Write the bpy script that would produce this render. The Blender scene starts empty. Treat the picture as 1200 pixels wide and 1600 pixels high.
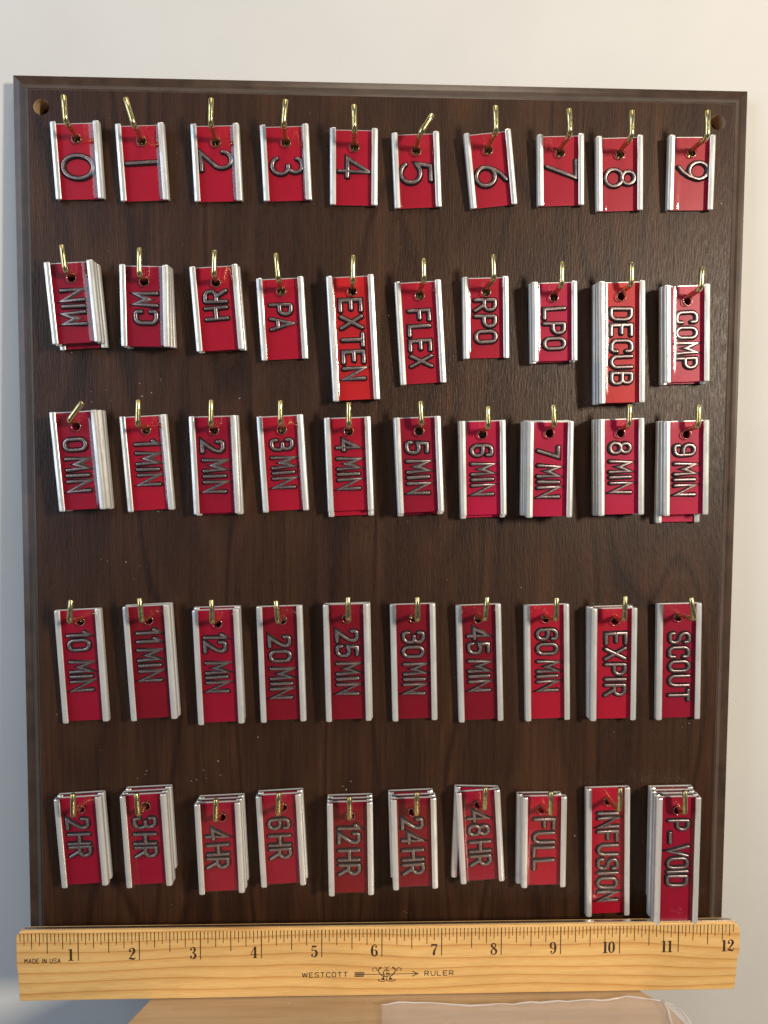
import bpy, bmesh, math, random
from mathutils import Vector, Matrix
from mathutils.geometry import delaunay_2d_cdt
random.seed(7)
RAD = math.radians
IN = 0.0254                    # shapes are written in inches and baked to metres at the end
LEAN = RAD(3.0)                # the board leans back against the wall
TOWORLD = Matrix.Rotation(-LEAN, 4, 'X')
scene = bpy.context.scene
col = scene.collection

# ------------------------------------------------------------------ camera
# board frame: X right, Z up along the board, -Y out of the board; z=0 is the top rim
FPX = 1160.0
CAM = Vector((-0.3816, -12.4535, -6.4258))
PITCH, YAW, ROLL = 0.0540, 0.0309, 0.0058
fw = Vector((math.sin(YAW)*math.cos(PITCH), math.cos(YAW)*math.cos(PITCH), -math.sin(PITCH)))
rt0 = Vector((math.cos(YAW), -math.sin(YAW), 0)); up0 = rt0.cross(fw)
rt = math.cos(ROLL)*rt0 + math.sin(ROLL)*up0
up = -math.sin(ROLL)*rt0 + math.cos(ROLL)*up0
camd = bpy.data.cameras.new('camera'); cam = bpy.data.objects.new('camera', camd); col.objects.link(cam)
camd.sensor_fit = 'HORIZONTAL'; camd.sensor_width = 24.0; camd.lens = 24.0*FPX/1200.0
camd.clip_start = 0.01; camd.clip_end = 50
CM = Matrix((rt, up, -fw)).transposed().to_4x4()
CM.translation = CAM*IN
cam.matrix_world = TOWORLD @ CM
scene.camera = cam

def ray(px, py):
    return (fw + rt*((px-600)/FPX) + up*((800-py)/FPX)).normalized()
def at(px, py, d=0.0):
    """point on the plane d inches in front of the board face"""
    r = ray(px, py); return CAM + r*((-d-CAM.y)/r.y)
def on_plane(px, py, p0, n):
    r = ray(px, py); return CAM + r*((p0-CAM).dot(n)/r.dot(n))

# ------------------------------------------------------------------ light
scene.view_settings.view_transform = 'Standard'; scene.view_settings.look = 'None'
scene.view_settings.exposure = 0.0; scene.view_settings.gamma = 1.0
w = bpy.data.worlds.new('World'); scene.world = w; w.use_nodes = True
bg = w.node_tree.nodes['Background']; bg.inputs[0].default_value = (0.80, 0.88, 1.0, 1); bg.inputs[1].default_value = 0.07

def area(name, pos, target, size, watts, color, size_y=None):
    l = bpy.data.lights.new(name, 'AREA'); l.energy = watts; l.color = color
    l.size = size*IN
    if size_y: l.shape = 'RECTANGLE'; l.size_y = size_y*IN
    else: l.shape = 'DISK'
    o = bpy.data.objects.new(name, l); col.objects.link(o)
    p = TOWORLD @ (Vector(pos)*IN); t = TOWORLD @ (Vector(target)*IN)
    o.matrix_world = Matrix.Translation(p) @ (t-p).to_track_quat('-Z', 'Y').to_matrix().to_4x4()
    return o
area('warm_lamp', (24.0, -28.0, 0.5), (0.5, 0, -10), 2.8, 7.7, (1.0, 0.87, 0.69), 6.5)
area('ceiling_lamp', (3.0, -16.0, 22.0), (0, 0, -5), 12, 1.75, (1.0, 0.86, 0.68))
area('window_left', (-30.0, -22.0, 2.0), (0, 0, -7), 22, 4.5, (0.70, 0.83, 1.0), 30)

# ------------------------------------------------------------------ material helpers
def mat(name):
    m = bpy.data.materials.new(name); m.use_nodes = True
    nt = m.node_tree; return m, nt, nt.nodes['Principled BSDF']
def setp(b, **k):
    names = dict(color='Base Color', rough='Roughness', metal='Metallic', coat='Coat Weight', coatr='Coat Roughness',
                 ior='IOR', spec='Specular IOR Level', trans='Transmission Weight', alpha='Alpha', aniso='Anisotropic', sheen='Sheen Weight')
    for a, v in k.items():
        if a == 'color' and len(v) == 3: v = (*v, 1)
        b.inputs[names[a]].default_value = v
def N(nt, t, **k):
    n = nt.nodes.new(t)
    for a, v in k.items(): setattr(n, a, v)
    return n
def coords(nt, sx, sy, sz, rot=(0, 0, 0), loc=(0, 0, 0)):
    tc = N(nt, 'ShaderNodeTexCoord'); mp = N(nt, 'ShaderNodeMapping')
    mp.inputs['Scale'].default_value = (sx/IN, sy/IN, sz/IN); mp.inputs['Rotation'].default_value = rot
    mp.inputs['Location'].default_value = loc
    nt.links.new(tc.outputs['Object'], mp.inputs[0]); return mp.outputs[0]
def noise(nt, vec, scale=1, detail=3, rough=.55, dist=0):
    n = N(nt, 'ShaderNodeTexNoise'); n.inputs['Scale'].default_value = scale; n.inputs['Detail'].default_value = detail
    n.inputs['Roughness'].default_value = rough; n.inputs['Distortion'].default_value = dist
    nt.links.new(vec, n.inputs['Vector']); return n.outputs[0]
def ramp(nt, fac, stops, interp='LINEAR'):
    r = N(nt, 'ShaderNodeValToRGB'); r.color_ramp.interpolation = interp
    e = r.color_ramp.elements
    while len(e) < len(stops): e.new(.5)
    for i, (p, c) in enumerate(stops):
        e[i].position = p; e[i].color = (*c, 1) if len(c) == 3 else c
    nt.links.new(fac, r.inputs[0]); return r.outputs[0]
def math_(nt, op, a, b=None, c=None):
    n = N(nt, 'ShaderNodeMath', operation=op)
    for i, v in enumerate((a, b, c)):
        if v is None: continue
        if isinstance(v, (int, float)): n.inputs[i].default_value = v
        else: nt.links.new(v, n.inputs[i])
    return n.outputs[0]
def mixc(nt, fac, a, b, mode='MIX'):
    n = N(nt, 'ShaderNodeMix', data_type='RGBA', blend_type=mode)
    for k, v in ((0, fac), (6, a), (7, b)):
        if isinstance(v, (int, float)): n.inputs[k].default_value = v
        elif isinstance(v, tuple): n.inputs[k].default_value = (*v, 1)
        else: nt.links.new(v, n.inputs[k])
    return n.outputs[2]
def bump(nt, b, h, strength, dist=.01, coat=False):
    n = N(nt, 'ShaderNodeBump'); n.inputs['Strength'].default_value = strength; n.inputs['Distance'].default_value = dist*IN
    nt.links.new(h, n.inputs['Height']); nt.links.new(n.outputs[0], b.inputs['Normal'])
    if coat: nt.links.new(n.outputs[0], b.inputs['Coat Normal'])

# walnut laminate of the board
M_WALNUT, nt, b = mat('dark_walnut')
v1 = coords(nt, 1, 1, .17); warp = noise(nt, v1, .42, 2, .45, .3)
sep = N(nt, 'ShaderNodeSeparateXYZ'); nt.links.new(coords(nt, 1, 1, 1), sep.inputs[0])
ph = math_(nt, 'ADD', math_(nt, 'MULTIPLY', sep.outputs[0], 1.7), math_(nt, 'MULTIPLY', warp, 34.0))
ring = math_(nt, 'SINE', ph)
figure = noise(nt, coords(nt, 1.3, 1, .22), 1.0, 4, .6, .8)
pores = noise(nt, coords(nt, 34, 20, 5.0), 1.0, 3, .6)
fine = noise(nt, coords(nt, 20, 8, .5), 1.0, 3, .6)
c1 = ramp(nt, figure, [(.28, (.031, .0120, .0060)), (.5, (.047, .0195, .0090)), (.72, (.066, .0285, .0122))])
c2 = ramp(nt, ring, [(.0, (.82, .80, .78)), (.4, (1, 1, 1)), (.9, (1.07, 1.04, 1.0)), (.98, (.74, .70, .67)), (1.0, (.58, .54, .51))])
c3 = mixc(nt, 1.0, c1, c2, 'MULTIPLY')
streak = ramp(nt, noise(nt, coords(nt, 8, 4, .2, loc=(3, 1, 7)), 1.0, 5, .65), [(.34, (.76, .72, .69)), (.45, (.98, .97, .96)), (.64, (1.08, 1.06, 1.03))])
c3 = mixc(nt, 1.0, c3, streak, 'MULTIPLY')
c4 = mixc(nt, 1.0, c3, ramp(nt, fine, [(.3, (.76, .73, .71)), (.58, (1.10, 1.09, 1.07))]), 'MULTIPLY')
c5 = mixc(nt, 1.0, c4, ramp(nt, pores, [(.32, (.66, .63, .60)), (.46, (1, 1, 1))]), 'MULTIPLY')
nt.links.new(c5, b.inputs['Base Color'])
setp(b, rough=.40, spec=.34)
nt.links.new(ramp(nt, pores, [(.3, (.55,)*3), (.6, (.37,)*3)]), b.inputs['Roughness'])
bump(nt, b, math_(nt, 'ADD', pores, math_(nt, 'MULTIPLY', fine, .2)), .7, .010)

M_EDGE, nt, b = mat('lit_routed_edge'); setp(b, color=(.05, .03, .02), rough=.32, spec=.5)  # walnut of the rim made lighter; light from above is put into its colour
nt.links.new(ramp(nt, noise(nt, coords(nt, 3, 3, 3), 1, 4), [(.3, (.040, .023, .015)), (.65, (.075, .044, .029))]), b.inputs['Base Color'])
M_RAWWOOD, nt, b = mat('raw_wood_in_hole'); setp(b, color=(.42, .24, .11), rough=.7)
nt.links.new(ramp(nt, noise(nt, coords(nt, 12, 60, 12), 1, 3), [(.3, (.34, .22, .13)), (.7, (.52, .37, .23))]), b.inputs['Base Color'])

# satin aluminium of the tag channels
M_ALU, nt, b = mat('satin_aluminium'); setp(b, color=(.78, .78, .75), rough=.30, metal=.52)
n1 = noise(nt, coords(nt, 40, 40, 1.5), 1, 3); n2 = noise(nt, coords(nt, 3, 3, 2), 1, 4, .6)
nt.links.new(mixc(nt, 1.0, ramp(nt, n2, [(.26, (.66, .66, .65)), (.45, (.84, .84, .82)), (1, (.88, .875, .85))]),
                  ramp(nt, n1, [(.3, (.975,)*3), (.6, (1.0,)*3)]), 'MULTIPLY'), b.inputs['Base Color'])
nt.links.new(ramp(nt, n2, [(.3, (.45,)*3), (.6, (.28,)*3)]), b.inputs['Roughness'])
bump(nt, b, n1, .05, .004)

REDS = dict(r=(.47, .007, .032), o=(.62, .018, .024), c=(.34, .004, .030), p=(.54, .006, .062), m=(.235, .003, .016))  # hues differ by tag; some of the light and shade is put in too
M_RED = {}
for k, c in REDS.items():
    m, nt, b = mat('red_plastic_'+dict(r='plain', o='orange', c='crimson', p='pink', m='maroon')[k]); setp(b, color=c, rough=.38, spec=.4)
    n1 = noise(nt, coords(nt, 2, 2, 1.2), 1, 3)
    nt.links.new(ramp(nt, n1, [(.3, tuple(x*.86 for x in c)), (.7, tuple(min(1, x*1.08) for x in c))]), b.inputs['Base Color'])
    M_RED[k] = m

# clear cover over the lettering: a real thin sheet, transparent with a gloss
M_CLEAR, nt, b = mat('clear_plastic_sheet')
nt.nodes.remove(b); out = nt.nodes['Material Output']
tr = N(nt, 'ShaderNodeBsdfTransparent'); tr.inputs[0].default_value = (.97, .93, .93, 1)
gl = N(nt, 'ShaderNodeBsdfGlossy'); nt.links.new(ramp(nt, noise(nt, coords(nt, 5, 5, 3), 1, 2, .5), [(.35, (.06,)*3), (.7, (.12,)*3)]), gl.inputs['Roughness'])
fr = N(nt, 'ShaderNodeLayerWeight'); fr.inputs['Blend'].default_value = .5     # Schlick reflectance of a thin sheet, same from both sides
frf = math_(nt, 'ADD', .06, math_(nt, 'MULTIPLY', .9, math_(nt, 'POWER', fr.outputs['Facing'], 5.0)))
mx = N(nt, 'ShaderNodeMixShader'); nt.links.new(frf, mx.inputs[0]); nt.links.new(tr.outputs[0], mx.inputs[1])
nt.links.new(gl.outputs[0], mx.inputs[2]); nt.links.new(mx.outputs[0], out.inputs[0])
bn = N(nt, 'ShaderNodeBump'); bn.inputs['Strength'].default_value = .05; bn.inputs['Distance'].default_value = .01*IN
nt.links.new(noise(nt, coords(nt, 5, 5, 2.5), 1, 2), bn.inputs['Height']); nt.links.new(bn.outputs[0], gl.inputs['Normal'])

M_LEAD, nt, b = mat('lead_letter_top'); setp(b, color=(.40, .37, .37), rough=.34, metal=.8)
n1 = noise(nt, coords(nt, 30, 30, 30), 1, 3)
nt.links.new(ramp(nt, n1, [(.35, (.30, .24, .24)), (.65, (.56, .49, .48))]), b.inputs['Base Color']); bump(nt, b, n1, .18, .005)
M_DARK, nt, b = mat('blackened_letter_side'); setp(b, color=(.012, .006, .007), rough=.5)

M_BRASS, nt, b = mat('brass_wire'); setp(b, color=(.62, .5, .2), rough=.24, metal=1.0)
n1 = noise(nt, coords(nt, 7, 7, 7), 1, 3, .5)
nt.links.new(ramp(nt, n1, [(.3, (.50, .40, .16)), (.6, (.78, .69, .36))]), b.inputs['Base Color'])
nt.links.new(ramp(nt, n1, [(.3, (.38,)*3), (.65, (.18,)*3)]), b.inputs['Roughness'])

# pine of the ruler
M_PINE, nt, b = mat('varnished_pine')
sep = N(nt, 'ShaderNodeSeparateXYZ'); nt.links.new(coords(nt, 1, 1, 1), sep.inputs[0])
wz = noise(nt, coords(nt, .13, 1, .45), 1, 2, .5)
wf = noise(nt, coords(nt, .9, 1, 2.0), 1, 2, .5)
zz = math_(nt, 'ADD', math_(nt, 'ADD', math_(nt, 'MULTIPLY_ADD', sep.outputs[0], -.012, sep.outputs[2]), math_(nt, 'MULTIPLY', wz, .85)), math_(nt, 'MULTIPLY', wf, .035))
frac = math_(nt, 'FRACT', math_(nt, 'MULTIPLY', zz, 5.6))
line = ramp(nt, frac, [(0, (.84, .525, .20)), (.45, (.87, .555, .22)), (.80, (.80, .465, .155)), (.935, (.62, .31, .095)), (.965, (.66, .35, .115)), (1, (.84, .54, .215))])
fib = ramp(nt, noise(nt, coords(nt, 3, 20, 60), 1, 3), [(.3, (.88, .86, .84)), (.6, (1.05, 1.04, 1.02))])
blot = ramp(nt, noise(nt, coords(nt, .5, 1, 2.0), 1, 3), [(.35, (.90, .88, .84)), (.65, (1.06, 1.05, 1.03))])
nt.links.new(mixc(nt, 1, mixc(nt, 1, line, fib, 'MULTIPLY'), blot, 'MULTIPLY'), b.inputs['Base Color'])
setp(b, rough=.42, coat=.35, coatr=.18); bump(nt, b, noise(nt, coords(nt, 3, 20, 60), 1, 3), .25, .004)
M_INK, nt, b = mat('black_ink'); setp(b, color=(.028, .018, .014), rough=.55)
nt.links.new(ramp(nt, noise(nt, coords(nt, 60, 60, 60), 1, 3), [(.3, (.02, .013, .01)), (.75, (.07, .04, .022))]), b.inputs['Base Color'])
M_STEEL, nt, b = mat('steel_strip'); setp(b, color=(.55, .53, .50), rough=.3, metal=1.0)
bump(nt, b, noise(nt, coords(nt, 6, 6, 6), 1, 3), .5, .01)

# wall
M_WALL, nt, b = mat('painted_wall'); setp(b, color=(.72, .71, .69), rough=.75)
bump(nt, b, noise(nt, coords(nt, 14, 14, 14), 1, 4, .6), .22, .012)
nt.links.new(ramp(nt, noise(nt, coords(nt, .6, .6, .6), 1, 4), [(.3, (.700, .697, .685)), (.7, (.732, .728, .715))]), b.inputs['Base Color'])

# polished table top
M_TABLE, nt, b = mat('polished_tan_wood')
g = noise(nt, coords(nt, .35, 6, 6), 1, 4, .6, .3)
nt.links.new(ramp(nt, g, [(.3, (.36, .24, .13)), (.55, (.46, .32, .19)), (.75, (.52, .38, .24))]), b.inputs['Base Color'])
setp(b, rough=.34, coat=.8, coatr=.06)

M_FILM, nt, b = mat('cloudy_plastic_film'); setp(b, color=(.90, .84, .82), rough=.08, alpha=.15); bump(nt, b, noise(nt, coords(nt, 1.6, 3.5, 2), 1, 2, .5, 1.2), .35, .08)
M_DUST, nt, b = mat('dust'); setp(b, color=(.62, .58, .52), rough=.8)

# ------------------------------------------------------------------ object helpers
def mesh_obj(name, verts, faces, m, parent=None, smooth=False, midx=None):
    me = bpy.data.meshes.new(name); me.from_pydata([tuple(v) for v in verts], [], faces)
    for x in (m if isinstance(m, (list, tuple)) else [m]): me.materials.append(x)
    if midx: me.polygons.foreach_set('material_index', midx)
    if smooth: me.polygons.foreach_set('use_smooth', [True]*len(me.polygons))
    me.update()
    return link(name, me, parent)
def link(name, me, parent=None):
    o = bpy.data.objects.new(name, me); col.objects.link(o)
    if parent: o.parent = parent
    return o
def thing(name, label, cat, M=None, group=None):
    o = bpy.data.objects.new(name, None); col.objects.link(o); o.empty_display_size = .01
    o['label'] = label; o['category'] = cat
    if group: o['group'] = group
    o.matrix_basis = M if M else Matrix(); return o
def recalc(me):
    bm = bmesh.new(); bm.from_mesh(me); bmesh.ops.recalc_face_normals(bm, faces=bm.faces); bm.to_mesh(me); bm.free()

def tube(path, radii, seg=14, caps=True):
    vs, fs = [], []
    prev = None
    for i, p in enumerate(path):
        t = (path[min(i+1, len(path)-1)] - path[max(i-1, 0)]).normalized()
        if prev is None:
            a = t.orthogonal().normalized()
        else:
            a = (prev - t*prev.dot(t)).normalized()
        prev = a; bb = t.cross(a); r = radii[i] if isinstance(radii, (list, tuple)) else radii
        for k in range(seg):
            th = 2*math.pi*k/seg; vs.append(p + a*math.cos(th)*r + bb*math.sin(th)*r)
    for i in range(len(path)-1):
        for k in range(seg):
            q = (k+1) % seg; fs.append((i*seg+k, i*seg+q, (i+1)*seg+q, (i+1)*seg+k))
    if caps:
        fs.append(tuple(range(seg))[::-1]); fs.append(tuple((len(path)-1)*seg+k for k in range(seg)))
    return vs, fs

def cdt_sheet(xs, zs, hole, hr, yfun, outline=None, nseg=20, extra_holes=()):
    """flat grid in XZ with round holes; returns verts, tris"""
    pts, cons = [], []
    x0, x1, z0, z1 = xs[0], xs[-1], zs[0], zs[-1]
    holes = [(hole, hr)] + list(extra_holes) if hole else list(extra_holes)
    for x in xs:
        for z in zs:
            if all((Vector((x, z))-Vector(h)).length > r*1.12 for h, r in holes): pts.append(Vector((x, z)))
    for h, r in holes:
        n0 = len(pts)
        for k in range(nseg):
            a = 2*math.pi*k/nseg; pts.append(Vector((h[0]+r*math.cos(a), h[1]+r*math.sin(a))))
        cons += [(n0+k, n0+(k+1) % nseg) for k in range(nseg)]
    v, e, f, *_ = delaunay_2d_cdt(pts, cons, [], 0, 1e-6)
    fs = []
    for t in f:
        c = sum((v[i] for i in t), Vector((0, 0)))/len(t)
        if any((c-Vector(h)).length < r*.97 for h, r in holes): continue
        fs.append(tuple(t))
    return [Vector((p.x, yfun(p.x, p.y), p.y)) for p in v], fs

# ------------------------------------------------------------------ stroke glyphs
def rounded(pts, rad, closed=False):
    n = len(pts); P = [Vector(p) for p in pts]; out = []
    for i, p in enumerate(P):
        r = rad[i] if isinstance(rad, (list, tuple)) else rad
        if (not closed and i in (0, n-1)) or r <= 0: out.append(p); continue
        a, c = P[i-1], P[(i+1) % n]; u = (a-p); v = (c-p)
        m = .5 if True else 1
        d = min(r, u.length*m, v.length*m)
        s, e = p+u.normalized()*d, p+v.normalized()*d
        for k in range(7):
            t = k/6
            # conic close to a circular arc
            wgt = .72; den = (1-t)**2+2*wgt*t*(1-t)+t*t
            out.append((s*(1-t)**2 + p*2*wgt*t*(1-t) + e*t*t)/den)
    res = [out[0]]
    for p in out[1:]:
        if (p-res[-1]).length > 1e-4: res.append(p)
    if closed and (res[0]-res[-1]).length < 1e-4: res.pop()
    return res
def circ(cx, cy, rx, ry, a0=0, a1=360, n=28):
    full = abs(a1-a0) >= 360
    return [Vector((cx+rx*math.cos(RAD(a0+(a1-a0)*k/n)), cy+ry*math.sin(RAD(a0+(a1-a0)*k/n)))) for k in range(n if full else n+1)]
R = .27
GL = {  # name: (width, [(points, closed)])
 'A': (.60, [(rounded([(0, 0), (.30, 1), (.60, 0)], 0), 0), ([(.10, .33), (.50, .33)], 0)]),
 'B': (.56, [(rounded([(0, 0), (0, 1), (.52, 1), (.52, .53), (0, .53)], [0, .06, .22, .22, 0]), 0), (rounded([(0, .53), (.57, .53), (.57, 0), (0, 0), (0, .3)], [0, .24, .24, .06, 0]), 0)]),
 'C': (.56, [(rounded([(.56, .74), (.56, 1), (0, 1), (0, 0), (.56, 0), (.56, .26)], R), 0)]),
 'D': (.57, [(rounded([(0, 0), (0, 1), (.57, 1), (.57, 0)], [.05, .05, .30, .30], True), 1)]),
 'E': (.54, [([(.54, 1), (0, 1), (0, 0), (.54, 0)], 0), ([(0, .52), (.44, .52)], 0)]),
 'F': (.54, [([(.54, 1), (0, 1), (0, 0)], 0), ([(0, .52), (.44, .52)], 0)]),
 'H': (.57, [([(0, 0), (0, 1)], 0), ([(.57, 0), (.57, 1)], 0), ([(0, .52), (.57, .52)], 0)]),
 'I': (.02, [([(0, 0), (0, 1)], 0)]),
 'L': (.52, [([(0, 1), (0, 0), (.52, 0)], 0)]),
 'M': (.60, [([(0, 0), (.05, 1), (.30, .42), (.55, 1), (.60, 0)], 0)]),
 'N': (.52, [([(0, 0), (0, 1), (.52, 0), (.52, 1)], 0)]),
 'O': (.57, [(rounded([(0, 0), (0, 1), (.57, 1), (.57, 0)], R, True), 1)]),
 'P': (.54, [(rounded([(0, 0), (0, 1), (.54, 1), (.54, .44), (0, .44)], [0, .06, R, R, 0]), 0)]),
 'R': (.56, [(rounded([(0, 0), (0, 1), (.54, 1), (.54, .46), (0, .46)], [0, .06, R, R, 0]), 0), ([(.26, .46), (.56, 0)], 0)]),
 'S': (.56, [(rounded([(.55, .78), (.55, 1), (.01, 1), (.01, .56), (.56, .46), (.56, 0), (0, 0), (0, .22)], [0, .25, .25, .22, .22, .25, .25, 0]), 0)]),
 'T': (.60, [([(0, 1), (.60, 1)], 0), ([(.30, 1), (.30, 0)], 0)]),
 'U': (.57, [(rounded([(0, 1), (0, 0), (.57, 0), (.57, 1)], R+.02), 0)]),
 'V': (.58, [([(0, 1), (.29, 0), (.58, 1)], 0)]),
 'W': (.80, [([(0, 1), (.2, 0), (.4, .9), (.6, 0), (.8, 1)], 0)]),
 'X': (.56, [([(0, 1), (.56, 0)], 0), ([(0, 0), (.56, 1)], 0)]),
 '_': (.60, [([(0, .06), (.60, .06)], 0)]),
 '1': (.18, [([(.0, .84), (.16, 1), (.16, 0)], 0)]),
 '2': (.55, [(rounded([(0, .74), (0, 1), (.53, 1), (.53, .62), (0, 0), (.56, 0)], [0, .25, .26, .2, 0, 0]), 0)]),
 '3': (.55, [(rounded([(0, .76), (0, 1), (.53, 1), (.53, .54), (.20, .54)], [0, .25, .25, .22, 0]), 0), (rounded([(.20, .54), (.55, .54), (.55, 0), (0, 0), (0, .24)], [0, .25, .27, .27, 0]), 0)]),
 '4': (.58, [([(.42, 0), (.42, 1), (0, .32), (.58, .32)], 0)]),
 '5': (.55, [(rounded([(.50, 1), (.06, 1), (.02, .56), (.55, .64), (.55, 0), (0, 0), (0, .22)], [0, 0, 0, .26, .28, .26, 0]), 0)]),
 '6': (.56, [(rounded([(.54, .78), (.54, 1), (0, 1), (0, 0), (.56, 0), (.56, .56), (.02, .56)], [0, .25, .3, .3, .28, .28, 0]), 0)]),
 '7': (.54, [([(0, 1), (.54, 1), (.20, 0)], 0)]),
 '8': (.56, [(rounded([(.03, .53), (.03, 1), (.53, 1), (.53, .53)], .24, True), 1), (rounded([(0, 0), (0, .53), (.56, .53), (.56, 0)], .25, True), 1)]),
 # big round numerals of the top row
 'b0': (.72, [(circ(.36, .5, .36, .5), 1)]),
 'b1': (.02, [([(0, 0), (0, 1)], 0)]),
 'b2': (.66, [(circ(.30, .68, .30, .32, 170, -38, 20) + [Vector((0.0, .0)), Vector((.66, 0))], 0)]),
 'b3': (.66, [(circ(.32, .76, .26, .24, 160, -90, 20), 0), (circ(.32, .27, .31, .27, 90, -155, 22), 0)]),
 'b4': (.68, [([(.48, 0), (.48, 1), (0, .28), (.68, .28)], 0)]),
 'b5': (.66, [([(.58, 1), (.12, 1), (.05, .55)] + circ(.32, .33, .32, .33, 128, -150, 24), 0)]),
 'b6': (.66, [(circ(.33, .32, .31, .32), 1), ([(.03, .38), (.12, .62), (.28, .84), (.48, 1)], 0)]),
 'b7': (.62, [([(0, 1), (.62, 1), (.18, 0)], 0)]),
 'b8': (.66, [(circ(.33, .29, .31, .29), 1), (circ(.33, .78, .23, .22), 1)]),
}
GL['0'] = GL['O']
GL['9'] = (.56, [([Vector((.56-p[0], 1-p[1])) for p in pl], c) for pl, c in GL['6'][1]])
GL['b9'] = (.66, [([Vector((.66-p[0], 1-p[1])) for p in pl], c) for pl, c in GL['b6'][1]])

def ribbon(pts, closed, profile, vs, fs, mi, dz, caps=True):
    """sweep a profile [(offset, height, material)] along a 2D line, x/z in plane, out of plane = -y"""
    P = [Vector(p) for p in pts]; n = len(P); rows = []
    def nrm(a, b):
        d = (b-a).normalized(); return Vector((-d.y, d.x))
    for i in range(n):
        if closed: n1, n2 = nrm(P[i-1], P[i]), nrm(P[i], P[(i+1) % n])
        else:
            n1 = nrm(P[i-1], P[i]) if i > 0 else nrm(P[0], P[1]); n2 = nrm(P[i], P[i+1]) if i < n-1 else n1
        m = (n1+n2)
        if m.length < 1e-3: m = n1.copy()
        m.normalize(); k = 1/max(.42, m.dot(n1)); rows.append((P[i], m*k))
    def addrow(c, m, shift=None, sc=1.0):
        s = len(vs)
        for o, h, _ in profile:
            p = c + m*o*sc + (shift if shift else Vector((0, 0)))
            vs.append(Vector((p.x, -(h+dz), p.y)))
        return s
    w0 = max(abs(p[0]) for p in profile)
    starts = []
    for c, m in rows: starts.append(addrow(c, m))
    k = len(profile)
    def strip(s1, s2):
        for j in range(k-1):
            fs.append((s1+j, s1+j+1, s2+j+1, s2+j)); mi.append(profile[j][2])
    for i in range(n-1): strip(starts[i], starts[i+1])
    if closed: strip(starts[-1], starts[0])
    elif caps:
        for (c, m), s, sg in ((rows[0], starts[0], -1), (rows[-1], starts[-1], 1)):
            d = (P[1]-P[0]).normalized() if sg < 0 else (P[-1]-P[-2]).normalized()
            prev = s
            S = 5
            for q in range(1, S+1):
                a = math.pi/2*q/S
                s2 = len(vs)
                for o, h, _ in profile:
                    p = c + m*o*math.cos(a) + d*sg*abs(o)*math.sin(a)
                    vs.append(Vector((p.x, -(h+dz), p.y)))
                (strip(prev, s2) if sg > 0 else strip(s2, prev)); prev = s2

_gm = {}
def glyph_mesh(ch, size):
    key = (ch, size)
    if key in _gm: return _gm[key]
    vs, fs, mi = [], [], []
    wt, wb, H = (.0215, .045, .044) if size == 's' else (.0215, .045, .044)
    scale = .33 if size == 's' else .485
    prof = [(-wb-.006, 0, 1), (-wb, H*.35, 1), (-wt, H*.93, 0), (-wt*.5, H, 0), (wt*.5, H, 0), (wt, H*.93, 1), (wb, H*.35, 1), (wb+.006, 0, 1)]
    for q, (pl, c) in enumerate(GL[ch][1]):
        pp = [(p[0]*scale, p[1]*scale) for p in pl]
        ribbon(pp, c, prof, vs, fs, mi, q*.0012)
    me = bpy.data.meshes.new('lead_letter'); me.from_pydata([tuple(v) for v in vs], [], fs)
    me.materials.append(M_LEAD); me.materials.append(M_DARK); me.polygons.foreach_set('material_index', mi)
    me.polygons.foreach_set('use_smooth', [True]*len(fs)); me.update()
    _gm[key] = me; return me

# ------------------------------------------------------------------ the board
HW, BOT, TH = 6.085, -15.17, .43
def rect_loop(inset, y, bot_inset=True):
    return [Vector((-HW+inset, y, -inset)), Vector((HW-inset, y, -inset)), Vector((HW-inset, y, BOT+inset)), Vector((-HW+inset, y, BOT+inset))]
board = thing('wooden_board', 'dark walnut plaque with a moulded edge, leaning on the wall and full of hooks', 'board')
prof = [(0.012, TH), (0, TH-.012), (0, .205), (.010, .192), (.05, .185), (.11, .172), (.165, .148), (.205, .112), (.235, .078), (.255, .062), (.268, .054), (.305, .040), (.309, .010), (.318, .0)]
vs, fs = [], []
for ins, y in prof: vs += rect_loop(ins, y)
for i in range(len(prof)-1):
    for k in range(4):
        q = (k+1) % 4; fs.append((i*4+k, (i+1)*4+k, (i+1)*4+q, i*4+q))
fs.append((0, 1, 2, 3))
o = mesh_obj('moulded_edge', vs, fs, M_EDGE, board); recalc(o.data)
hA, hB = at(64.5, 167), at(1122, 191)
ins = .318; HR_ = .128
v, f = cdt_sheet([-HW+ins, -2, 2, HW-ins], [BOT+ins, -10, -5, -ins], (hA.x, hA.z), HR_, lambda x, z: 0.0, extra_holes=[((hB.x, hB.z), HR_)], nseg=28)
mesh_obj('front_face', v, f, M_WALNUT, board)
for h in (hA, hB):
    vs, fs = [], []; S = 28
    for y, r in ((0.0, HR_), (.015, HR_*.97), (.34, HR_*.97)):
        for k in range(S):
            a = 2*math.pi*k/S; vs.append(Vector((h.x+r*math.cos(a), y, h.z+r*math.sin(a))))
    for i in range(2):
        for k in range(S):
            q = (k+1) % S; fs.append((i*S+k, i*S+q, (i+1)*S+q, (i+1)*S+k))
    fs.append(tuple(2*S+k for k in range(S)))
    mesh_obj('screw_hole', vs, fs, [M_RAWWOOD, M_WALNUT], board, midx=[0]*(2*S)+[1])

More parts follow.
